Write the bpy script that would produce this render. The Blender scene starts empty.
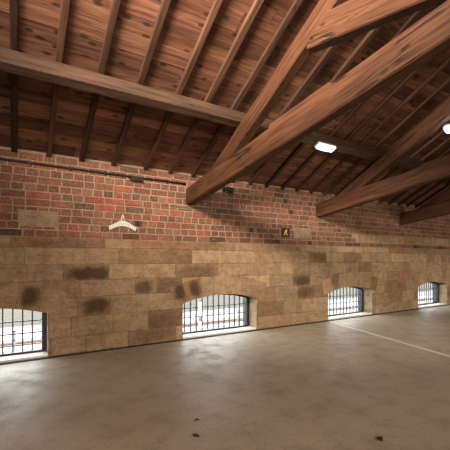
import bpy, bmesh, math, random
from mathutils import Vector, Matrix, noise as mnoise

C = bpy.context.scene.collection
sc = bpy.context.scene

# ------------------------------------------------------------------ camera
cam_d = bpy.data.cameras.new('camera')
cam = bpy.data.objects.new('camera', cam_d); C.objects.link(cam)
cam.location = (0.0, -4.363, 1.1)
cam.rotation_euler = (math.radians(90), 0, math.radians(-31.5))
cam_d.sensor_width = 36.0
cam_d.lens = 345.0 / 450.0 * 36.0
cam_d.shift_y = 35.0 / 450.0
cam_d.clip_start = 0.02
cam_d.clip_end = 500
sc.camera = cam

# ------------------------------------------------------------------ world (bright overcast sky)
w = bpy.data.worlds.new('overcast_sky'); sc.world = w; w.use_nodes = True
nt = w.node_tree; nt.nodes.clear()
bg = nt.nodes.new('ShaderNodeBackground'); wo = nt.nodes.new('ShaderNodeOutputWorld')
bg.inputs['Color'].default_value = (0.93, 0.96, 1.0, 1)
bg.inputs['Strength'].default_value = 11.0
nt.links.new(bg.outputs[0], wo.inputs[0])

# ------------------------------------------------------------------ area lights added out of view (key under the ridge, fill at the far wall)
AREA_WARM = (1.0, 0.85, 0.69)
def area_light(name, loc, target, size, power, color):
    d = bpy.data.lights.new(name, 'AREA'); d.shape = 'RECTANGLE'; d.size = size[0]; d.size_y = size[1]
    d.energy = power; d.color = color
    o = bpy.data.objects.new(name, d); C.objects.link(o)
    o.location = loc
    o.rotation_euler = (Vector(target) - Vector(loc)).to_track_quat('-Z', 'Y').to_euler()
    return o
area_light('unseen_key_light', (-0.8, -3.95, 3.52), (1.1, -2.4, 3.75), (1.1, 0.7), 240, AREA_WARM).data.spread = math.radians(96)  # unseen key, set high on the left so the truss shades the right bays
for lx, lp in ((-0.5, 54), (4.2, 62), (9.0, 60)):
    fl = area_light('unseen_fill_light', (lx, -8.45, 2.05), (lx + 0.6, -2.6, 0.0), (1.2, 0.4), lp, AREA_WARM)  # added fill for wall and floor, kept narrow to spare the roof
    fl.data.spread = math.radians(80)

# ------------------------------------------------------------------ exposure
sc.view_settings.view_transform = 'Standard'
sc.view_settings.look = 'None'
sc.view_settings.exposure = 0.12
sc.view_settings.gamma = 1.0
sc.view_settings.use_curve_mapping = False
sc.cycles.use_denoising = True
sc.cycles.max_bounces = 8
sc.cycles.diffuse_bounces = 3
sc.cycles.sample_clamp_indirect = 6.0

# ================================================================== node helpers
class NB:
    def __init__(s, name):
        s.m = bpy.data.materials.new(name); s.m.use_nodes = True
        s.t = s.m.node_tree; s.t.nodes.clear()
        s.out = s.n('ShaderNodeOutputMaterial'); s.b = s.n('ShaderNodeBsdfPrincipled')
        s.l(s.b.outputs[0], s.out.inputs[0])
    def n(s, t, **k):
        o = s.t.nodes.new(t)
        for a, v in k.items(): setattr(o, a, v)
        return o
    def l(s, a, b): s.t.links.new(a, b)
    def val(s, inp, v):
        if isinstance(v, bpy.types.NodeSocket): s.l(v, inp)
        else: inp.default_value = v
    def math(s, op, a, b=0.0, c=0.0, clamp=False):
        o = s.n('ShaderNodeMath', operation=op, use_clamp=clamp)
        s.val(o.inputs[0], a); s.val(o.inputs[1], b); s.val(o.inputs[2], c)
        return o.outputs[0]
    def mix(s, f, a, b, mode='MIX'):
        o = s.n('ShaderNodeMix', data_type='RGBA', blend_type=mode)
        s.val(o.inputs[0], f); s.val(o.inputs[6], a); s.val(o.inputs[7], b)
        return o.outputs[2]
    def ramp(s, f, lo, hi, a=0.0, b=1.0):
        o = s.n('ShaderNodeMapRange', interpolation_type='SMOOTHSTEP')
        s.val(o.inputs[0], f)
        for i, v in ((1, lo), (2, hi), (3, a), (4, b)): o.inputs[i].default_value = v
        return o.outputs[0]
    def noise(s, co, scale, detail=4, rough=0.55):
        o = s.n('ShaderNodeTexNoise'); s.l(co, o.inputs['Vector'])
        o.inputs['Scale'].default_value = scale; o.inputs['Detail'].default_value = detail
        o.inputs['Roughness'].default_value = rough
        return o.outputs['Fac']
    def mapping(s, co, scale=(1, 1, 1), loc=(0, 0, 0)):
        o = s.n('ShaderNodeMapping'); s.l(co, o.inputs['Vector'])
        o.inputs['Scale'].default_value = scale; o.inputs['Location'].default_value = loc
        return o.outputs['Vector']
    def pos(s): return s.n('ShaderNodeNewGeometry').outputs['Position']
    def attr(s, name): return s.n('ShaderNodeAttribute', attribute_name=name)
    def bump(s, h, strength, dist=0.01):
        o = s.n('ShaderNodeBump'); s.l(h, o.inputs['Height'])
        o.inputs['Strength'].default_value = strength; o.inputs['Distance'].default_value = dist
        s.l(o.outputs[0], s.b.inputs['Normal'])
    def rough(s, v): s.val(s.b.inputs['Roughness'], v)
    def spec(s, v): s.b.inputs['Specular IOR Level'].default_value = v
    def base(s, c): s.val(s.b.inputs['Base Color'], c)

def rgba(c): return (c[0], c[1], c[2], 1.0)

def plain(name, col, rough=0.6, metal=0.0, spec=0.4):
    b = NB(name); co = b.pos()
    f = b.noise(co, 35, 3)
    b.base(b.mix(f, rgba([x * 0.82 for x in col]), rgba([min(1, x * 1.12) for x in col])))
    b.rough(rough); b.spec(spec); b.b.inputs['Metallic'].default_value = metal
    return b.m

def timber(name, light, dark, knots=0.5, rough=0.7, cracks=0.0, flat=False):
    """sawn timber: the 'grain' attribute runs x along the piece"""
    b = NB(name)
    g = b.attr('grain').outputs['Vector']
    g1 = b.mapping(g, (1.3, 22, 22)); fine = b.noise(g1, 1.6, 5, 0.65)
    g2 = b.mapping(g, (0.7, 5, 5)); broad = b.noise(g2, 1.0, 3, 0.5)
    g3 = b.mapping(g, (3, 60, 60)); fib = b.noise(g3, 1.0, 3, 0.6)
    c = b.mix(b.ramp(broad, 0.3, 0.72), rgba(dark), rgba(light))
    c = b.mix(b.ramp(fine, 0.36, 0.62), b.mix(0.65, c, rgba([x * 0.3 for x in dark])), c)
    c = b.mix(b.ramp(fib, 0.4, 0.65, 0.0, 0.35), c, b.mix(0.5, c, rgba([min(1, x * 1.5) for x in light])))
    # knots and dark stains
    gk = b.mapping(g, (4.4, 9.0, 9.0))
    v = b.n('ShaderNodeTexVoronoi'); b.l(gk, v.inputs['Vector']); v.voronoi_dimensions = '2D' if flat else '3D'; v.inputs['Scale'].default_value = 1.0
    sep = b.n('ShaderNodeSeparateColor'); b.l(v.outputs['Color'], sep.inputs[0])
    pick = b.math('GREATER_THAN', sep.outputs[0], 1.0 - knots)
    warped = b.math('ADD', v.outputs['Distance'], b.math('MULTIPLY', b.math('SUBTRACT', fine, 0.5), 0.16))
    k = b.math('MULTIPLY', b.ramp(warped, 0.09, 0.21, 1.0, 0.0), pick)
    c = b.mix(b.math('MULTIPLY', k, 0.8), c, rgba((0.02, 0.012, 0.008)))
    st = b.noise(b.mapping(g, (0.9, 3, 3), (7, 3, 1)), 1.4, 3)
    c = b.mix(b.ramp(st, 0.6, 0.78, 0.0, 0.5), c, rgba([x * 0.3 for x in dark]))
    if cracks:      # long drying splits
        cr = b.noise(b.mapping(g, (0.55, 7, 7), (2, 9, 4)), 1.0, 3, 0.6)
        ln = b.ramp(b.math('ABSOLUTE', b.math('SUBTRACT', cr, 0.5)), 0.004, 0.016, 1.0, 0.0)
        ln = b.math('MULTIPLY', ln, b.ramp(b.noise(b.mapping(g, (1.1, 2, 2), (1, 1, 7)), 1.0, 2), 0.5, 0.58))
        c = b.mix(b.math('MULTIPLY', ln, cracks), c, rgba((0.012, 0.007, 0.004)))
    col = b.attr('Col').outputs['Color']
    c = b.mix(1.0, c, col, 'MULTIPLY')
    b.base(c); b.rough(rough); b.spec(0.25)
    b.bump(b.math('ADD', fine, b.math('MULTIPLY', fib, 0.5)), 0.35, 0.006)
    return b.m

def masonry(name, mott=0.5, bump=0.5, rough=0.9, lime_amt=0.4):
    """colour of each brick or stone from its own attribute; alpha = how soot-stained that stone is"""
    b = NB(name); co = b.pos(); a = b.attr('Col')
    n1 = b.noise(co, 9, 6, 0.7); n2 = b.noise(co, 55, 4, 0.65); n3 = b.noise(co, 2.0, 5, 0.6)
    bed = b.noise(b.mapping(co, (3, 3, 26)), 1.0, 4, 0.65)
    c = a.outputs['Color']
    c = b.mix(b.math('MULTIPLY', b.ramp(n1, 0.36, 0.70), mott), c, b.mix(0.55, c, rgba((0.07, 0.04, 0.022))))
    c = b.mix(b.ramp(bed, 0.45, 0.72, 0.0, mott * 0.8), c, b.mix(0.5, c, rgba((0.10, 0.062, 0.035))))
    c = b.mix(b.ramp(n2, 0.42, 0.68, 0.0, 0.5), c, b.mix(0.5, c, rgba((0.55, 0.41, 0.27))))
    c = b.mix(b.ramp(b.noise(b.mapping(co, (1, 1, 1), (9, 4, 2)), 38, 4, 0.65), 0.52, 0.7, 0.0, 0.5), c, b.mix(0.6, c, rgba((0.05, 0.03, 0.02))))
    c = b.mix(b.ramp(n3, 0.48, 0.72, 0.0, 0.45), c, b.mix(0.6, c, rgba((0.10, 0.062, 0.035))))
    sx = b.n('ShaderNodeSeparateXYZ'); b.l(b.attr('grain').outputs['Vector'], sx.inputs[0])
    p4 = lambda q: b.math('POWER', b.math('ABSOLUTE', q), 3.0)
    lv = b.math('POWER', b.math('ADD', p4(sx.outputs[0]), p4(sx.outputs[1])), 1 / 3.0)
    edge = b.math('ADD', lv, b.math('MULTIPLY', b.math('SUBTRACT', b.noise(co, 7.0, 4, 0.6), 0.5), 1.1))
    soot = b.math('MULTIPLY', a.outputs['Alpha'], b.ramp(edge, 0.5, 1.25, 0.85, 0.0))
    c = b.mix(soot, c, rgba((0.05, 0.03, 0.018)))
    lime = b.ramp(b.noise(b.mapping(co, (1, 1, 1), (5, 2, 9)), 14, 5, 0.7), 0.64, 0.72, 0.0, lime_amt)
    c = b.mix(lime, c, rgba((0.5, 0.42, 0.33)))
    b.base(c); b.rough(rough); b.spec(0.2)
    b.bump(b.math('ADD', b.math('MULTIPLY', n1, 0.7), n2), bump, 0.012)
    return b.m

def concrete(name):
    b = NB(name); co = b.pos()
    n1 = b.noise(co, 0.9, 5, 0.6); n2 = b.noise(co, 5, 5, 0.65); n3 = b.noise(co, 60, 3, 0.7)
    tr = b.noise(b.mapping(co, (0.5, 3.2, 1)), 1.0, 4, 0.6)      # tyre and trowel tracks along the wall
    c = b.mix(b.ramp(n1, 0.3, 0.7), rgba((0.39, 0.34, 0.246)), rgba((0.49, 0.435, 0.33)))
    c = b.mix(b.ramp(n2, 0.45, 0.72, 0, 0.35), c, rgba((0.19, 0.145, 0.10)))
    c = b.mix(b.ramp(tr, 0.48, 0.66, 0, 0.5), c, rgba((0.48, 0.42, 0.335)))
    c = b.mix(b.ramp(n3, 0.52, 0.7, 0, 0.45), c, rgba((0.58, 0.52, 0.42)))
    c = b.mix(b.ramp(b.noise(b.mapping(co, (1, 1, 1), (4, 4, 4)), 42, 3, 0.7), 0.54, 0.7, 0, 0.45), c, rgba((0.17, 0.13, 0.09)))
    spots = b.ramp(b.noise(b.mapping(co, (1, 1, 1), (3, 1, 0)), 7, 4, 0.7), 0.70, 0.77, 0, 0.65)
    c = b.mix(spots, c, rgba((0.06, 0.04, 0.025)))
    b.base(c); b.rough(b.ramp(n2, 0.3, 0.7, 0.45, 0.68)); b.spec(0.45)
    b.bump(b.math('ADD', n2, b.math('MULTIPLY', n3, 0.4)), 0.4, 0.008)
    return b.m

def emissive(name, col, strength):
    b = NB(name); b.base(rgba(col))
    b.b.inputs['Emission Color'].default_value = rgba(col)
    b.b.inputs['Emission Strength'].default_value = strength
    return b.m

def glass(name):
    b = NB(name)
    tr = b.n('ShaderNodeBsdfTransparent'); gl = b.n('ShaderNodeBsdfGlossy'); mx = b.n('ShaderNodeMixShader')
    tr.inputs['Color'].default_value = (0.95, 0.97, 0.96, 1); gl.inputs['Roughness'].default_value = 0.05
    lw = b.n('ShaderNodeLayerWeight'); lw.inputs[0].default_value = 0.5
    f = b.math('MULTIPLY_ADD', b.math('POWER', lw.outputs['Facing'], 5.0), 0.5, 0.03)
    b.l(f, mx.inputs[0]); b.l(tr.outputs[0], mx.inputs[1]); b.l(gl.outputs[0], mx.inputs[2])
    b.l(mx.outputs[0], b.out.inputs[0])
    return b.m

M = {
    'board': timber('roof_board_pine', (0.27, 0.122, 0.071), (0.105, 0.043, 0.026), 0.5, 0.75, flat=True),
    'rafter': timber('rafter_pine', (0.155, 0.076, 0.045), (0.08, 0.037, 0.021), 0.2, 0.7),
    'beam': timber('old_beam_timber', (0.128, 0.053, 0.027), (0.060, 0.024, 0.012), 0.14, 0.65, cracks=0.9),
    'purlin': timber('grey_brown_purlin_timber', (0.105, 0.060, 0.039), (0.062, 0.034, 0.022), 0.12, 0.7),
    'brick': masonry('weathered_brick', 0.6, 0.7, 0.9, 0.5),
    'stone': masonry('sandstone', 0.85, 1.0, 0.9, 0.4),
    'concrete': concrete('worn_concrete'),
    'iron': plain('black_iron', (0.018, 0.018, 0.02), 0.5, 0.0),
    'pipe': plain('black_conduit', (0.012, 0.011, 0.011), 0.5),
    'white_paint': plain('worn_white_line_paint', (0.8, 0.77, 0.69), 0.7),
    'white': plain('white_plastic', (0.8, 0.77, 0.72), 0.5),
    'hole': plain('dark_cut_out', (0.05, 0.04, 0.035), 0.9),
    'sill': plain('pale_sill_stone', (0.8, 0.76, 0.69), 0.6),
    'yellow': plain('yellow_mark', (0.62, 0.42, 0.12), 0.6),
    'glass': glass('window_glass'),
    'lens': emissive('lamp_lens', (1.0, 0.98, 0.92), 0.72),
    'grey_metal': plain('grey_lamp_housing', (0.35, 0.35, 0.34), 0.5),
    'slate': plain('roof_slate', (0.08, 0.08, 0.09), 0.8),
    'plaster': plain('dull_far_wall', (0.16, 0.11, 0.075), 0.9),
    'leaf': plain('dry_leaf_brown', (0.06, 0.035, 0.018), 0.8),
    'pavement': plain('pale_yard_paving', (0.19, 0.19, 0.19), 0.8),
    'out_stone': plain('pale_yard_wall', (0.11, 0.10, 0.083), 0.9),
    'out_red': plain('red_brick_kerb', (0.13, 0.065, 0.045), 0.9),
    'out_dark': plain('dark_yard_rail', (0.12, 0.12, 0.12), 0.7),
}

# ================================================================== mesh helpers
class MB:
    """collects shapes with one colour per piece and a grain vector per vertex"""
    def __init__(s):
        s.bm = bmesh.new()
        s.col = s.bm.loops.layers.float_color.new('Col')
        s.gr = s.bm.verts.layers.float_vector.new('grain')
    def face(s, vs, col=(1, 1, 1, 1), mi=0):
        try: f = s.bm.faces.new(vs)
        except ValueError: return None
        f.material_index = mi
        for lp in f.loops: lp[s.col] = col
        return f
    def vert(s, p, g=None):
        v = s.bm.verts.new(p); v[s.gr] = Vector(g if g is not None else p)
        return v
    def prism(s, poly, d0, d1, axes='xzy', col=(1, 1, 1, 1), mi=0, caps=(True, True), off=(0, 0, 0)):
        """poly: 2-D outline on the first two axes, extruded from d0 to d1 along the third"""
        ix = ['xyz'.index(a) for a in axes]
        def P(u, v, d):
            p = [0, 0, 0]; p[ix[0]] = u; p[ix[1]] = v; p[ix[2]] = d
            return Vector(p)
        a = [s.vert(P(u, v, d0), Vector(P(u, v, d0)) + Vector(off)) for u, v in poly]
        b = [s.vert(P(u, v, d1), Vector(P(u, v, d1)) + Vector(off)) for u, v in poly]
        n = len(poly)
        if caps[0]: s.face(a[::-1], col, mi)
        if caps[1]: s.face(b, col, mi)
        for i in range(n): s.face([a[i], a[(i + 1) % n], b[(i + 1) % n], b[i]], col, mi)
    def box(s, x0, x1, y0, y1, z0, z1, col=(1, 1, 1, 1), mi=0, off=(0, 0, 0)):
        s.prism([(x0, z0), (x1, z0), (x1, z1), (x0, z1)], y0, y1, 'xzy', col, mi, off=off)
    def tube(s, pts, r, seg=8, col=(1, 1, 1, 1), mi=0):
        pts = [Vector(p) for p in pts]; rings = []
        for i, p in enumerate(pts):
            t = (pts[min(i + 1, len(pts) - 1)] - pts[max(i - 1, 0)]).normalized()
            u = t.cross(Vector((0, 0, 1)))
            if u.length < 1e-3: u = t.cross(Vector((0, 1, 0)))
            u.normalize(); v = t.cross(u)
            rings.append([s.vert(p + (u * math.cos(a) + v * math.sin(a)) * r)
                          for a in [2 * math.pi * k / seg for k in range(seg)]])
        for A, B in zip(rings, rings[1:]):
            for k in range(seg): s.face([A[k], A[(k + 1) % seg], B[(k + 1) % seg], B[k]], col, mi)
        s.face(rings[0][::-1], col, mi); s.face(rings[-1], col, mi)
    def beam(s, path, wdt, dep, up, seed, ch=0.012, wob=0.006, step=0.12, col=(1, 1, 1, 1), plumb=False):
        """squared timber along path; every path point is the middle of the section, or (point, depth)"""
        P = [(Vector(p), dep) if not (isinstance(p, tuple) and len(p) == 2) else (Vector(p[0]), p[1]) for p in path]
        pts = []
        for (a, da), (b, db) in zip(P, P[1:]):
            n = max(1, int((b - a).length / step))
            for i in range(n): pts.append((a.lerp(b, i / n), da + (db - da) * i / n))
        pts.append(P[-1])
        rings = []; L = 0; prev = None; off = seed * 3.17
        for i, (p, d) in enumerate(pts):
            q0 = pts[max(i - 1, 0)][0]; q1 = pts[min(i + 1, len(pts) - 1)][0]
            t = (q1 - q0).normalized(); u = Vector(up)
            if not plumb: u = (u - t * u.dot(t)).normalized()
            side = t.cross(u).normalized()
            if prev is not None: L += (p - prev).length
            prev = p; hw, hd = wdt / 2, d / 2
            sec = [(-hw + ch, -hd), (hw - ch, -hd), (hw, -hd + ch), (hw, hd - ch), (hw - ch, hd), (-hw + ch, hd), (-hw, hd - ch), (-hw, -hd + ch)]
            ring = []
            for k, (a, b) in enumerate(sec):
                c = (k + 1) // 2 % 4
                da = mnoise.noise(Vector((L * 1.7, c * 9.1, off))) * wob
                db = mnoise.noise(Vector((L * 1.7, c * 9.1 + 4.3, off + 5))) * wob
                ring.append(s.vert(p + side * (a + da) + u * (b + db), (L + off, a + off * 0.37, b + off * 0.21)))
            rings.append(ring)
        for A, B in zip(rings, rings[1:]):
            for k in range(8): s.face([A[k], A[(k + 1) % 8], B[(k + 1) % 8], B[k]], col)
        s.face(rings[0][::-1], col); s.face(rings[-1], col)
    def build(s, name, mats, parent=None, smooth=False):
        bmesh.ops.recalc_face_normals(s.bm, faces=s.bm.faces[:])
        me = bpy.data.meshes.new(name); s.bm.to_mesh(me); s.bm.free()
        for m in (mats if isinstance(mats, (list, tuple)) else [mats]): me.materials.append(m)
        o = bpy.data.objects.new(name, me); C.objects.link(o)
        if parent is not None: o.parent = parent
        if smooth:
            for p in me.polygons: p.use_smooth = True
        return o

def tag(o, label=None, cat=None, group=None, kind=None):
    if label: o['label'] = label
    if cat: o['category'] = cat
    if group: o['group'] = group
    if kind: o['kind'] = kind
    return o
def empty(name, loc=(0, 0, 0)):
    o = bpy.data.objects.new(name, None); C.objects.link(o); o.location = loc
    o.empty_display_size = 0.1
    return o
def struct(o, label=None, cat=None): return tag(o, label, cat, None, 'structure')

# ================================================================== dimensions
SL = math.tan(math.radians(28.0)); CS = math.cos(math.radians(28.0)); SN = math.sin(math.radians(28.0))
YR = -4.36                     # ridge line above the camera
YB = 2 * YR                    # inner face of the far wall
Z_STONE, Z_TOP = 1.355, 2.285
R0 = 2.255                     # underside of rafters at the wall
RD = 0.042                     # rafter depth
X_L, X_R = -4.6, 12.6
WIN = [(-0.934, 0.336), (1.984, 3.254), (4.864, 6.134), (7.780, 9.050)]
ZS, ZC = 0.50, 0.595           # spring and crown of the window arches
def arc(u0, u1, x):            # circular arch height over an opening
    a = (u1 - u0) / 2; r = ZC - ZS; R = (a * a + r * r) / (2 * r)
    return ZC - R + math.sqrt(max(R * R - (x - (u0 + u1) / 2) ** 2, 0))

# ================================================================== setting: floor
f = MB(); f.box(X_L, X_R, YB, 0.0, -0.25, 0.0)
struct(f.build('floor', M['concrete']), 'worn grey brown concrete floor', 'floor')
t = MB(); t.box(X_L, X_R, -0.048, -0.004, 0.0, 0.012)
struct(t.build('trim_1', M['pipe']), 'thin black joint along the foot of the window wall', 'joint')

# ================================================================== setting: the window wall
rnd = random.Random(7)
def jit(c, k=0.12, a=0.0):
    m = 1 + rnd.uniform(-k, k)
    return (max(0, c[0] * m * (1 + rnd.uniform(-.05, .05))), max(0, c[1] * m), max(0, c[2] * m * (1 + rnd.uniform(-.06, .06))), a)
wl = MB()
MORT_S = (0.27, 0.19, 0.115, 0); MORT_B = (0.38, 0.285, 0.205, 0); REV = (0.42, 0.33, 0.235, 0)
TH = 0.34
def strip(x0, x1, zb0, zb1, z1):
    wl.prism([(x0, zb0), (x1, zb1), (x1, z1), (x0, z1)], 0.0, TH, 'xzy', MORT_S, 1)
edges = [X_L]
for a, b in WIN: edges += [a, b]
edges.append(X_R)
for i in range(0, len(edges), 2): strip(edges[i], edges[i + 1], 0, 0, Z_STONE)
for a, b in WIN:
    n = 18
    for i in range(n):
        xa = a + (b - a) * i / n; xb = a + (b - a) * (i + 1) / n
        strip(xa, xb, arc(a, b, xa), arc(a, b, xb), Z_STONE)
    for x, s in ((a, 1), (b, -1)):     # pale dressed jamb lining the reveal
        wl.box(min(x, x + s * 0.004), max(x, x + s * 0.004), -0.004, TH, 0.0, arc(a, b, x), REV, 1)
wl.box(X_L, X_R, 0.0, TH, Z_STONE, Z_TOP + 0.02, MORT_B, 0)

TAN = (0.39, 0.262, 0.15); LTAN = (0.45, 0.315, 0.188); BRN = (0.30, 0.185, 0.102); RED = (0.31, 0.162, 0.09); GRY = (0.375, 0.262, 0.158)
def stone_box(x0, x1, z0, z1, col, fr=-0.007):
    g = 0.0025; b = 0.007
    x0 += g; x1 -= g; z0 += g; z1 -= g
    fr += rnd.uniform(-0.003, 0.002)
    if x1 - x0 < 0.03: return
    P = [(x0, z0), (x1, z0), (x1, z1), (x0, z1)]
    Q = [(x0 + b, z0 + b), (x1 - b, z0 + b), (x1 - b, z1 - b), (x0 + b, z1 - b)]
    w3 = lambda q: q + rnd.uniform(-0.006, 0.006)
    mx, mz = (x0 + x1) / 2 + rnd.uniform(-.2, .2) * (x1 - x0), (z0 + z1) / 2 + rnd.uniform(-.1, .1) * (z1 - z0)
    hx_, hz_ = (x1 - x0) / 2 * 0.95, (z1 - z0) / 2 * 0.9
    a = [wl.vert((u, 0.0, v), ((u - mx) / hx_, (v - mz) / hz_, 0)) for u, v in P]; c = [wl.vert((w3(u), fr, w3(v)), ((u - mx) / hx_, (v - mz) / hz_, 0)) for u, v in Q]
    for i in range(4): wl.face([a[i], a[(i + 1) % 4], c[(i + 1) % 4], c[i]], col, 1)
    wl.face(c, col, 1)
COURSES = [0.0, 0.2, 0.43, 0.66, 0.86, 1.05, 1.24, Z_STONE]
# stones that stand out in the wall: x, z, colour, soot
SPECIAL = [(0.72, 0.95, BRN, 1.0), (0.82, 0.55, BRN, 1.0), (1.45, 0.74, BRN, 0.85), (1.9, 1.14, (0.21, 0.125, 0.065), 0.0),
           (1.75, 0.76, (0.2, 0.12, 0.07), 0.3), (1.7, 0.3, (0.2, 0.115, 0.06), 0.3), (1.3, 0.1, BRN, 0.4), (1.62, 0.52, TAN, 0), (0.4, 1.3, RED, 0.1),
           (0.9, 1.3, RED, 0.2), (1.7, 1.3, RED, 0.2), (3.62, 0.3, (0.24, 0.14, 0.075), 0.0), (4.25, 0.74, BRN, 0.9), (4.3, 0.55, BRN, 0.7), (4.45, 1.14, BRN, 0.5), (2.1, 0.95, BRN, 0.45),
           (7.2, 0.74, (0.40, 0.17, 0.09), 0), (6.5, 0.95, LTAN, 0), (6.9, 0.95, LTAN, 0), (7.5, 1.14, LTAN, 0), (6.4, 0.74, LTAN, 0), (0.3, 1.14, LTAN, 0), (1.1, 1.14, TAN, 0),
           (2.4, 1.14, LTAN, 0), (2.9, 1.14, LTAN, 0), (7.0, 1.3, (0.30, 0.16, 0.09), 0), (2.9, 0.95, TAN, 0)]
SPLITS = {1: [1.05, 1.5, 1.98], 2: [0.64, 1.02, 1.5], 3: [1.32, 1.62, 1.98], 4: [0.48, 1.0], 5: [0.72, 1.72, 2.13, 2.62], 6: [-0.03, 1.28, 2.1]}
for ci in range(len(COURSES) - 1):
    za, zb = COURSES[ci], COURSES[ci + 1]
    cuts = [X_L]
    fixed = SPLITS.get(ci, [])
    x = X_L
    while x < X_R:
        wmin, wmax = (0.34, 0.72) if x < 3.4 else (0.24, 0.5)
        if ci == 6: wmin, wmax = 0.5, 1.1
        nx = x + rnd.uniform(wmin, wmax)
        if fixed and fixed[0] - 0.25 < nx and x < fixed[0] and fixed[0] < nx + 0.5:
            nx = fixed.pop(0)
        while fixed and fixed[0] < nx: fixed.pop(0)
        cuts.append(min(nx, X_R)); x = nx
    for xa, xb in zip(cuts, cuts[1:]):
        segs = [(xa, xb)]
        if za < ZC:
            for a, b in WIN:
                ns = []
                for u, v in segs:
                    if v <= a or u >= b: ns.append((u, v)); continue
                    if u < a: ns.append((u, a))
                    if v > b: ns.append((b, v))
                segs = ns
        for u, v in segs:
            if v - u < 0.05: continue
            base = rnd.choice([TAN, TAN, TAN, LTAN, GRY, GRY, BRN] if u < 3.4 else [TAN, LTAN, LTAN, (0.43, 0.31, 0.185), GRY, BRN])
            soot = rnd.choice([0, 0, 0, 0, 0.15, 0.3])
            for sx, sz, c, a in SPECIAL:
                if u < sx < v and za < sz < zb: base, soot = c, a
            stone_box(u, v, za, zb, jit(base, 0.10 if u < 3.4 else 0.15, soot))
# radial arch stones over each window
VOUS = {0: [TAN, TAN, LTAN, TAN, TAN, (BRN, 1.0), TAN], 1: [(BRN, 1.0), (BRN, 0.95), TAN, LTAN, LTAN, TAN, TAN], 2: [TAN, (BRN, .3), LTAN, LTAN, LTAN, TAN, (BRN, .2)], 3: [TAN, LTAN, TAN, LTAN, LTAN, TAN, LTAN]}
for wi, (a, b) in enumerate(WIN):
    hw = (b - a) / 2; r = ZC - ZS; R = (hw * hw + r * r) / (2 * r); cx = (a + b) / 2; cz = ZC - R
    R1 = R + 0.275; A = math.asin(hw / R) + 0.05; n = 7
    angs = [-A + 2 * A * (i + (rnd.uniform(-.12, .12) if 0 < i < n else 0)) / n for i in range(n + 1)]
    for i in range(n):
        c = VOUS[wi][i]; c, so = c if isinstance(c[0], tuple) else (c, 0.0)
        col = jit(c, 0.07, so)
        g = 0.0015; a0, a1 = angs[i] + g, angs[i + 1] - g; m = 3; pts = []
        for k in range(m + 1): t_ = a0 + (a1 - a0) * k / m; pts.append((cx + R * math.sin(t_), cz + R * math.cos(t_)))
        for k in range(m + 1): t_ = a1 + (a0 - a1) * k / m; pts.append((cx + R1 * math.sin(t_), cz + R1 * math.cos(t_)))
        n0 = len(wl.bm.verts)
        wl.prism(pts, -0.013 - rnd.uniform(0, .004), 0.0, 'xzy', col, 1)
        wl.bm.verts.ensure_lookup_table()
        am = (a0 + a1) / 2; rm = (R + R1) / 2 + 0.02
        for vv in wl.bm.verts[n0:]:
            dx, dz = vv.co.x - cx - rm * math.sin(am), vv.co.z - cz - rm * math.cos(am)
            vv[wl.gr] = Vector(((dx * math.cos(am) - dz * math.sin(am)) / 0.085, (dx * math.sin(am) + dz * math.cos(am)) / 0.125, 0))
    # joint bed under the ring so that no course shows between the arch stones
    pts = [(cx + (R + 0.001) * math.sin(t_), cz + (R + 0.001) * math.cos(t_)) for t_ in [-A + 2 * A * k / 12 for k in range(13)]]
    pts += [(cx + R1 * math.sin(t_), cz + R1 * math.cos(t_)) for t_ in [A - 2 * A * k / 12 for k in range(13)]]
    wl.prism(pts, -0.011, 0.0, 'xzy', (0.2, 0.14, 0.09, 0), 1)

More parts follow.
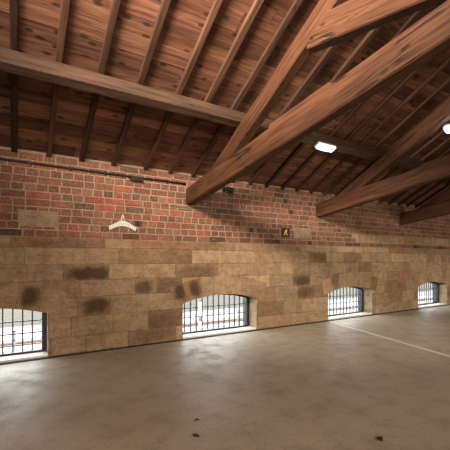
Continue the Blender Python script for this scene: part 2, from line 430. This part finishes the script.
# bricks above the stone
B1 = (0.225, 0.078, 0.05); B2 = (0.18, 0.066, 0.045); B3 = (0.25, 0.105, 0.068); B4 = (0.12, 0.058, 0.04); B5 = (0.29, 0.07, 0.048); GAP_SHADE = (0.02, 0.018, 0.014)
PATCH = [(0.045, 0.433, 1.475, 1.645, (0.36, 0.26, 0.16)), (4.04, 4.44, 1.475, 1.645, (0.33, 0.24, 0.15)), (1.80, 2.46, 1.81, 1.853, (0.16, 0.11, 0.06))]
HOLES = [(1.363, 1.588), (3.144, 1.582), (3.842, 2.08), (3.963, 1.906), (2.453, 1.404), (3.67, 1.386)]
XS = 5.65                       # beyond here two brick courses give way to stone blocks
for x0, x1, z0, z1, c in PATCH: stone_box(x0, x1, z0, z1, jit(c, 0.03, 0.0), -0.009)
PITCH = (Z_TOP - Z_STONE) / 11
rows = 'SHSHSSHSHSS'
for ri in range(11):
    z0 = Z_STONE + ri * PITCH; z1 = z0 + PITCH
    stretch = rows[ri] == 'S'
    x = X_L - rnd.uniform(0, 0.2)
    while x < X_R:
        L = (0.236 if stretch else 0.118) * rnd.uniform(0.96, 1.05)
        if stretch and rnd.random() < 0.28: L *= 0.5
        xa, xb = x + rnd.uniform(.004, .009), x + L - rnd.uniform(.004, .009)
        x += L
        za, zb = z0 + 0.006 + rnd.uniform(-.002, .002), z1 - 0.0055 + rnd.uniform(-.002, .002)
        if xb > XS and ri in (1, 2): continue
        pieces = [(xa, xb, za, zb)]
        for p0, p1, q0, q1, _ in PATCH:
            nw = []
            for a, b, c, d in pieces:
                if b <= p0 or a >= p1 or d <= q0 or c >= q1: nw.append((a, b, c, d)); continue
                e = 0.005
                if a < p0: nw.append((a, p0 - e, c, d))
                if b > p1: nw.append((p1 + e, b, c, d))
                a2, b2 = max(a, p0), min(b, p1)
                if c < q0: nw.append((a2, b2, c, q0 - e))
                if d > q1: nw.append((a2, b2, q1 + e, d))
            pieces = [t_ for t_ in nw if t_[1] - t_[0] > 0.02 and t_[3] - t_[2] > 0.015]
        c = rnd.choice([B1, B1, B1, B2, B2, B3, B3, B4, B5 if xa < 2.5 else B2])
        so = 0.0
        if ri == 0 and rnd.random() < 0.25: so = 0.7
        if 4.4 < xa and rnd.random() < 0.5: c = tuple(0.6 * u + 0.4 * v for u, v in zip(c, (0.25, 0.15, 0.09)))
        col = jit(c, 0.16, so); fr = -0.004 - rnd.uniform(0, 0.004); bb = 0.004
        for xa, xb, za, zb in pieces:
            wx, wz = (xb - xa) / 2, (zb - za) / 2
            P = ((xa, za), (xb, za), (xb, zb), (xa, zb)); Q = ((xa + bb, za + bb), (xb - bb, za + bb), (xb - bb, zb - bb), (xa + bb, zb - bb))
            a = [wl.vert((u, 0.0, v), ((u - xa - wx) / wx, (v - za - wz) / wz, 0)) for u, v in P]
            q = [wl.vert((u, fr, v), ((u - xa - wx) / wx * 0.7, (v - za - wz) / wz * 0.7, 0)) for u, v in Q]
            for i in range(4): wl.face([a[i], a[(i + 1) % 4], q[(i + 1) % 4], q[i]], col, 0)
            wl.face(q, col, 0)
for hx, hz in HOLES:            # missing half bricks: the shade of each gap is painted on a dark block
    hw_ = rnd.uniform(0.036, 0.05); zc = Z_STONE + (int((hz - Z_STONE) / PITCH) + 0.5) * PITCH
    wl.box(hx - hw_, hx + hw_, -0.0105, 0.0, zc - 0.036, zc + 0.036, GAP_SHADE + (0,), 0)
x = XS + 0.05
while x < X_R:
    L = rnd.uniform(0.4, 0.75); stone_box(x, x + L, Z_STONE + PITCH, Z_STONE + 3 * PITCH, jit(rnd.choice([TAN, LTAN, LTAN]), 0.1, 0.0), -0.008); x += L
struct(wl.build('wall_front', [M['brick'], M['stone']]), 'old wall of red brick above coursed brown sandstone', 'wall')

# ================================================================== windows
for k, (a, b) in enumerate(WIN):
    win = struct(empty('window_%d' % (k + 1), ((a + b) / 2, 0.27, 0)), 'low arched window with a black iron grille', 'window')
    def kid(mb, name, m):
        o = mb.build(name, m); o.parent = win; o.matrix_parent_inverse = Matrix.Translation(-win.location); return o
    fr = MB(); n = 18; ft = 0.052; y0, y1 = 0.19, 0.30
    out_ = [(a + 0.004, 0.03)] + [(a + 0.004 + (b - a - 0.008) * i / n, arc(a, b, a + (b - a) * i / n) - 0.002) for i in range(n + 1)] + [(b - 0.004, 0.03)]
    inn = [(a + ft, 0.052)] + [(a + ft + (b - a - 2 * ft) * i / n, arc(a, b, a + ft + (b - a - 2 * ft) * i / n) - 0.026) for i in range(n + 1)] + [(b - ft, 0.052)]
    N = len(out_)
    for i in range(N):
        j = (i + 1) % N
        fr.prism([out_[i], out_[j], inn[j], inn[i]], y0, y1, 'xzy')
    kid(fr, 'window_frame', M['iron'])
    gr = MB(); nb = 12
    for i in range(1, nb):
        x = a + ft + (b - a - 2 * ft) * i / nb
        gr.box(x - 0.007, x + 0.007, 0.25, 0.268, 0.045, arc(a, b, x) - 0.015)
    for z in (0.118, 0.252, 0.392):
        gr.box(a + ft * 0.6, b - ft * 0.6, 0.254, 0.272, z - 0.006, z + 0.006)
    kid(gr, 'grille', M['iron'])
    pn = MB(); pts = [(u, v) for u, v in inn]; pn.prism(pts, 0.285, 0.289, 'xzy'); kid(pn, 'pane', M['glass'])
    sl = MB(); sl.box(a + 0.003, b - 0.003, -0.003, TH + 0.03, 0.0, 0.03); kid(sl, 'window_sill', M['sill'])

# ================================================================== other walls and roof
w_ = MB(); w_.box(X_L, X_R, YB - 0.3, YB, 0, Z_TOP + 0.02); struct(w_.build('wall_back', M['plaster']), 'far side wall of the loft', 'wall')
zr = R0 + RD / CS - YR * SL
for nm, x0, x1 in (('wall_left', X_L - 0.3, X_L), ('wall_right', X_R, X_R + 0.3)):
    w_ = MB(); w_.prism([(YB - 0.3, -0.2), (TH, -0.2), (TH, Z_TOP), (0.0, Z_TOP + 0.03), (YR, zr + 0.03), (YB, Z_TOP + 0.03), (YB - 0.3, Z_TOP)], x0, x1, 'yzx')
    struct(w_.build(nm, M['plaster']), 'gable wall of the loft', 'wall')
# planked underside of the roof: boards run along the building
ce = MB(); rnd = random.Random(23)
def plank(x0, x1, s0, s1, back):
    """board between slope distances s0..s1 measured up the slope from the eave"""
    t0 = rnd.uniform(0, 0.004); m = rnd.uniform(0.55, 1.2)
    col = (m, m * rnd.uniform(0.93, 1.04), m * rnd.uniform(0.88, 1.06), 1)
    z00 = R0 + (RD + 0.001) / CS; off = (rnd.uniform(0, 40), rnd.uniform(0, 40), rnd.uniform(0, 9))
    v = []
    for d in (t0, 0.02):
        for x, s in ((x0, s0), (x1, s0), (x1, s1), (x0, s1)):
            y = -s * CS - d * SN * -1 * -1; z = z00 + s * SN + d * CS
            y = -s * CS + d * SN
            if back: y = 2 * YR - y
            v.append(ce.vert((x, y, z), (x + off[0], s + off[1], d + off[2])))
    a, b = v[:4], v[4:]
    ce.face(a, col); ce.face(b, col)
    for i in range(4): ce.face([a[i], a[(i + 1) % 4], b[(i + 1) % 4], b[i]], col)
for back in (False, True):
    s = -0.02; smax = -YR / CS
    while s < smax:
        wd = min(rnd.uniform(0.13, 0.185), smax - s + 0.001)
        x = X_L - rnd.uniform(0, 1.5)
        while x < X_R:
            L = rnd.uniform(2.2, 4.2) if not back else 9
            plank(max(x, X_L), min(x + L - 0.002, X_R), s, s + wd - 0.0035, back); x += L
        s += wd
struct(ce.build('ceiling', M['board']), 'knotty pine boards lining the underside of the roof', 'ceiling')
rf = MB()
zz = R0 + (RD + 0.03) / CS
rf.prism([(0.2, zz - 0.2 * SL), (YR, zz - YR * SL), (YB - 0.2, zz - 0.2 * SL), (YB - 0.2, zz - 0.2 * SL + 0.06), (YR, zz - YR * SL + 0.06), (0.2, zz - 0.2 * SL + 0.06)], X_L - 0.3, X_R + 0.3, 'yzx')
struct(rf.build('roof_slates', M['slate']), 'slate covering outside the boards', 'roof')

# ================================================================== common rafters, one by one
UP = (0, SN, CS)
def on_slope(x, s, d):          # point s up the slope, d above the rafter underside
    return Vector((x, -s * CS - d * SN * -1, R0 + s * SN + d * CS))
RX = [-0.34, 0.0, 0.335, 0.69, 1.06, 1.465, 1.81, 2.15] + [2.475 + 0.325 * i for i in range(22)]
RT = {0.0: 0.42, 0.335: 0.85, 0.69: 0.6, 1.06: 0.62, 1.465: 0.85, 1.81: 0.9, 2.15: 0.75}
ordn = ['', 'first', 'second', 'third', 'fourth', 'fifth', 'sixth', 'seventh', 'eighth', 'ninth', 'tenth']
TX = [2.09, 4.62, 7.13, 9.64]
rnd = random.Random(5)
for i, x in enumerate(RX):
    r = MB(); m = RT.get(x, rnd.uniform(0.55, 0.9))
    r.beam([on_slope(x + rnd.uniform(-.006, .006), 0.0, RD / 2), on_slope(x + rnd.uniform(-.006, .006), -YR / CS - 0.03, RD / 2)],
           0.056 * rnd.uniform(.92, 1.1), RD, UP, i + 1, 0.004, 0.004, 0.25, (m, m, m, 1))
    o = r.build('rafter', M['rafter'])
    if i == 0: lab = 'brown rafter left of the photo edge, before the leftmost one seen'
    elif i < 7: lab = '%s brown common rafter from the left edge of the boarded roof' % ordn[i]
    elif i == 7: lab = 'brown common rafter running just above the nearest truss principal'
    else:
        j = sum(1 for q in RX[8:] if q <= x and not any(q < tx < x for tx in TX[1:]) and q > max([tx for tx in TX if tx <= x] + [0]))
        bay = ['nearest and second', 'second and third', 'third and next'][min(2, sum(1 for tx in TX[1:] if tx < x))]
        lab = '%s shadowed rafter from the left between the %s trusses' % (ordn[j], bay)
    tag(o, lab, 'rafter', 'common rafters under the roof boards')

# ================================================================== purlins
def purlin(yn, wdt, dep, seed, lab):
    # near upper arris touches the rafters at y = yn
    s_near = -yn / CS; s_mid = s_near - wdt / 2
    p = MB(); c = on_slope(X_L + 0.02, s_mid, -dep / 2); e = on_slope(X_R - 0.02, s_mid, -dep / 2)
    p.beam([c, e], wdt, dep, UP, seed, 0.008, 0.008, 0.2)
    return tag(p.build('purlin', M['purlin']), lab, 'purlin', 'purlins along the roof slope')
purlin(-1.06, 0.10, 0.172, 41, 'long grey brown purlin crossing under the rafters from the left edge')

# ================================================================== roof trusses
WT = 0.122
STA, STB = 2.905, 2.465     # underside of a strut at its head and its foot
def truss(xc, seed, lab):
    root = empty('roof_truss', (xc, YR, 0)); inv = Matrix.Translation(-root.location)
    tag(root, lab, 'roof truss', 'roof trusses')
    def add(mb, nm):
        o = mb.build(nm, M['beam']); o.parent = root; o.matrix_parent_inverse = inv; return o
    def mir(p): return Vector((p[0], 2 * YR - p[1], p[2]))
    zb = lambda y: 1.855 + 0.136 * -y
    zt = lambda y: 2.10 + 0.128 * -y + (0.028 if -2.55 < y < -1.84 else 0)
    ys = [0.02, -0.4, -0.8, -1.2, -1.6, -1.835, -1.845, -2.2, -2.54, -2.56, -2.9, -3.4, -3.9, YR]
    path = [((xc, y, (zb(y) + zt(y)) / 2), zt(y) - zb(y)) for y in ys]
    path += [((p[0][0], 2 * YR - p[0][1], p[0][2]), p[1]) for p in path[-2::-1]]
    tb = MB(); tb.beam(path, WT, 0.24, (0, 0, 1), seed, 0.012, 0.012, 0.15, plumb=True); add(tb, 'tie_beam')
    ptop = -0.21; dep = 0.19; xp = xc + WT + 0.004
    for mm in (False, True):
        p0, p1 = on_slope(xp, 0.18, ptop - dep / 2), on_slope(xp, -YR / CS - 0.10, ptop - dep / 2)
        u = Vector(UP)
        if mm: p0, p1 = mir(p0), mir(p1); u = Vector((0, -SN, CS))
        pr = MB(); pr.beam([p0, p1], WT - 0.004, dep, u, seed + 1 + mm, 0.012, 0.01, 0.15); add(pr, 'principal_rafter')
        a = Vector((xp, -2.21, STA + 0.02 + 0.115)); b = Vector((xp, YR + 0.05, STB + 0.12))
        if mm: a, b = mir(a), mir(b)
        st = MB(); st.beam([a, b], WT - 0.010, 0.235, (0, 0, 1), seed + 3 + mm, 0.010, 0.008, 0.15); add(st, 'strut')
    kp = MB(); kp.beam([(xp, YR, 2.40), (xp, YR, 4.22)], WT - 0.006, 0.18, (0, 1, 0), seed + 6, 0.01, 0.006, 0.2); add(kp, 'king_post')
    return root
truss(TX[0], 50, 'nearest roof truss, orange brown timbers rising to the top right')
truss(TX[1], 60, 'second roof truss, its pale brown tie beam ending above the third window')
truss(TX[2], 70, 'third roof truss, dark and only its beam foot showing at the right')

# ================================================================== lamps
def lamp(loc, u, v, n, lu, lv, lab, oval=False):
    """bulkhead lamp: u, v across the mounting face, n the way it shines"""
    root = empty('ceiling_light', loc); tag(root, lab, 'lamp', 'bulkhead lamps under the roof timbers')
    u, v, n = Vector(u).normalized(), Vector(v).normalized(), Vector(n).normalized()
    def shape(k, h0, h1, rnd_):
        mb = MB(); m = 24; rings = []
        for h, q in ((h0, 1.0), (h0 + (h1 - h0) * 0.7, 0.99), (h1, 0.94)):
            ring = []
            for i in range(m):
                t_ = 2 * math.pi * i / m; e = 1.0 if oval else 0.16
                cx_ = math.copysign(abs(math.cos(t_)) ** e, math.cos(t_)); cy_ = math.copysign(abs(math.sin(t_)) ** e, math.sin(t_))
                ring.append(mb.vert(u * cx_ * lu / 2 * k * q + v * cy_ * lv / 2 * k * q + n * h))
            rings.append(ring)
        for A, B in zip(rings, rings[1:]):
            for i in range(m): mb.face([A[i], A[(i + 1) % m], B[(i + 1) % m], B[i]])
        mb.face(rings[0][::-1]); mb.face(rings[-1])
        return mb
    shape(1.06, 0.0, 0.018, 0).build('housing', M['grey_metal'], root)
    shape(1.0, 0.018, 0.045, 0).build('diffuser', M['lens'], root)
    d = bpy.data.lights.new('lamp_glow', 'POINT'); d.energy = 3.0; d.color = (1.0, 0.95, 0.86); d.shadow_soft_size = 0.05
    lo = bpy.data.objects.new('lamp_glow', d); C.objects.link(lo); lo.parent = root; lo.location = n * 0.10
    return root
lamp(on_slope(3.585, 1.06 / CS - 0.05, -0.172 - 0.004), (1, 0, 0), (0, -CS, SN), (0, -SN, -CS), 0.325, 0.095, 'white rectangular bulkhead lamp under the purlin past the nearest truss')
lamp((4.93, -2.01, 2.86), (1, 0, 0), (0, -CS, SN), (0, -SN, -CS), 0.24, 0.115, 'white oval bulkhead lamp cut by the right edge of the photo', True)

# casings added to the unseen key and fill lights
for o in [q for q in C.objects if q.type == 'LIGHT' and q.data.type == 'AREA']:
    hb = MB(); a, b = o.data.size / 2 + 0.03, o.data.size_y / 2 + 0.03
    hb.box(-a, a, -b, b, 0.012, 0.09)
    for sx_ in (-a, a - 0.02): hb.box(sx_, sx_ + 0.02, -b, b, -0.02, 0.012)
    h_ = hb.build('added_light_casing', M['grey_metal']); h_.location = o.location; h_.rotation_euler = o.rotation_euler
    tag(h_, 'grey casing added behind the unseen key light near the roof ridge' if o.location.z > 3 else 'grey casing added behind an unseen fill light at the far side wall', 'lamp', 'casings added to the unseen lights')

# ================================================================== things on the wall
p = MB(); p.tube([(X_L + 0.02, -0.020, 2.172), (-0.1, -0.020, 2.170), (1.0, -0.019, 2.158), (2.026, -0.020, 2.150)], 0.0125, 8)
cnd = tag(p.build('conduit', M['pipe'], smooth=True), 'thin black conduit running along the top of the brick wall', 'conduit')
for x in (-0.25, 0.15, 0.55, 0.95, 1.75):
    c_ = MB(); z = 2.171 - max(0, x) * 0.0105; c_.box(x - 0.012, x + 0.012, -0.036, -0.003, z - 0.018, z + 0.018); c_.build('clip', M['pipe'], cnd)
j = MB(); j.box(1.26, 1.41, -0.055, -0.004, 2.105, 2.15); jb = j.build('junction_box', M['iron']); tag(jb, 'small black junction box under the conduit', 'junction box')
j = MB(); j.box(1.258, 1.412, -0.060, -0.0555, 2.103, 2.152); j.build('lid', M['pipe'], jb)

# security camera lamp beside the truss foot
sp = empty('spotlight', (2.70, 0, 2.14)); tag(sp, 'small black spotlight on the brick beside the nearest truss foot', 'spotlight')
s_ = MB(); s_.box(-0.075, -0.035, -0.018, -0.006, -0.03, 0.05); s_.build('bracket', M['iron'], sp)
s_ = MB(); s_.tube([(-0.055, -0.018, 0.02), (-0.04, -0.05, 0.022), (0.0, -0.07, 0.012)], 0.009, 8); s_.build('arm', M['iron'], sp)
s_ = MB(); s_.tube([(-0.04, -0.055, 0.012), (-0.035, -0.058, 0.01), (0.055, -0.085, -0.02), (0.06, -0.087, -0.022)], 0.037, 14); s_.build('lamp_head', M['iron'], sp)

# coat hanger
hg = empty('coat_hanger', (1.165, -0.010, 1.576)); tag(hg, 'white perforated coat hanger hung on the brick wall', 'coat hanger')
h = MB(); top, bot = [], []
for i in range(21):
    u = -1 + 2 * i / 20; q = abs(u)
    top.append((u * 0.172, 0.016 - 0.078 * max(0, q - 0.12) ** 1.05 / 0.88 ** 1.05)); bot.append((u * 0.158, -0.050 - 0.056 * q ** 1.7))
for i in range(20):
    h.prism([bot[i], bot[i + 1], top[i + 1], top[i]], -0.010, 0.0, 'xzy')
bmesh.ops.remove_doubles(h.bm, verts=h.bm.verts[:], dist=1e-5)
h.build('body', M['white'], hg)
h = MB(); rr = random.Random(3)
for i in range(13):
    u = -0.9 + 1.8 * i / 12; q = abs(u)
    t_, b_ = 0.016 - 0.078 * max(0, q - 0.12) ** 1.05 / 0.88 ** 1.05, -0.050 - 0.056 * q ** 1.7
    for k in ((0.3, 0.7) if q > 0.5 else (0.22, 0.5, 0.78)):
        cx_, cz_ = u * (0.158 + 0.014 * k) + rr.uniform(-.003, .003), b_ + (t_ - b_) * k
        h.prism([(cx_ + 0.0058 * math.cos(a_), cz_ + 0.0062 * math.sin(a_)) for a_ in [m_ * math.pi / 4 for m_ in range(8)]], -0.0106, -0.0098, 'xzy')
h.build('perforation', M['hole'], hg)
h = MB(); h.tube([(0.016, -0.005, 0.012), (0.017, -0.005, 0.04), (0.010, -0.006, 0.066), (0.0, -0.006, 0.086), (-0.010, -0.006, 0.066), (-0.017, -0.006, 0.04), (-0.016, -0.005, 0.012)], 0.006, 8)
tag(h.build('hook', M['white'], hg, True), 'white metal hook')

# black square plate with a yellow mark
bp = empty('wall_plate', (3.842, -0.008, 1.556)); tag(bp, 'small black square plate with a yellow mark on the brick', 'plate')
b_ = MB(); b_.box(-0.085, 0.085, -0.008, 0.0, -0.072, 0.072); b_.build('plate', M['iron'], bp)
b_ = MB(); b_.prism([(-0.045, -0.05), (-0.022, -0.05), (-0.005, -0.012), (0.012, -0.03), (0.03, -0.05), (0.045, -0.04), (0.02, 0.0), (0.035, 0.03), (0.02, 0.055), (-0.012, 0.04), (-0.022, 0.012), (-0.03, -0.015)], -0.0105, -0.008, 'xzy')
tag(b_.build('mark', M['yellow'], bp), 'yellow irregular mark')

# ================================================================== on the floor
p = MB(); d = Vector((-0.25, -1.0, 0)).normalized(); n_ = Vector((d.y, -d.x, 0)); s0 = Vector((4.815, -0.06, 0)); hw = 0.036
rnd = random.Random(9); L = 0.0; ring = []
while L < 5.2:
    q = s0 + d * L; ww = hw * rnd.uniform(0.85, 1.1)
    ring.append((q + n_ * ww, q - n_ * ww)); L += 0.1
for (a0, a1), (b0, b1) in zip(ring, ring[1:]):
    p.face([p.vert(v + Vector((0, 0, 0.0015))) for v in (a0, b0, b1, a1)])
bmesh.ops.remove_doubles(p.bm, verts=p.bm.verts[:], dist=1e-5)
tag(p.build('bay_line', M['white_paint']), 'worn white painted bay line on the floor from the third window', 'painted line')

def leaf(x, y, r, seed, lab):
    m = MB(); rr = random.Random(seed); n = 9
    c = m.vert((0, 0, 0.006)); ringv = []
    for i in range(n):
        t_ = 2 * math.pi * i / n; q = r * rr.uniform(0.45, 1.1)
        ringv.append(m.vert((q * math.cos(t_) * 1.4, q * math.sin(t_), rr.uniform(0.001, 0.014))))
    for i in range(n): m.face([c, ringv[i], ringv[(i + 1) % n]])
    o = m.build('dry_leaf', M['leaf']); o.location = (x, y, 0.001); o.rotation_euler = (0, 0, rr.uniform(0, 6))
    so = o.modifiers.new('thick', 'SOLIDIFY'); so.thickness = 0.002
    tag(o, lab, 'leaf', 'dry leaves on the floor')
leaf(1.07, -2.25, 0.016, 1, 'upper of two small dry leaves on the floor at bottom centre')
leaf(0.97, -2.44, 0.020, 2, 'lower of two small dry leaves on the floor at bottom centre')
leaf(1.91, -3.06, 0.026, 3, 'larger dry brown leaf on the floor near the bottom right corner')

# ================================================================== outside the windows
g = MB(); g.box(-60, 120, TH + 0.05, 140, -3.2, -3.0); struct(g.build('ground', M['pavement']), 'pale paving of the yard outside', 'ground')
def out(name, x0, x1, y0, y1, z0, z1, m, lab, cat):
    b = MB(); b.box(x0, x1, y0, y1, z0, z1); b.box(x0, x1, y0 - 0.05, y1 + 0.05, z1, z1 + 0.08)
    return tag(b.build(name, M[m]), lab, cat)
out('yard_wall', -30, 90, 20.5, 20.9, -3.0, -1.75, 'out_stone', 'low pale stone wall across the yard outside the windows', 'wall')
out('kerb', -30, 90, 15.2, 15.35, -3.0, -2.96, 'out_red', 'reddish brick kerb across the yard outside the windows', 'kerb')
ra = MB()
for z in (-2.1, -2.5): ra.box(-12, 15, 13.6, 13.66, z, z + 0.05)
for i in range(10): ra.box(-12 + 3 * i, -11.93 + 3 * i, 13.6, 13.66, -3.0, -2.05)
tag(ra.build('railing', M['out_dark']), 'low dark post and rail fence outside the windows', 'railing')
po = MB(); po.tube([(8.6, 12.2, -3.0), (8.6, 12.2, -1.2)], 0.10, 10); pst = po.build('bollard', M['white']); tag(pst, 'white post outside the second window', 'post')
po = MB(); po.tube([(8.6, 12.2, -2.2), (8.6, 12.2, -1.95)], 0.106, 10); tag(po.build('band', M['out_red'], pst), 'red band')
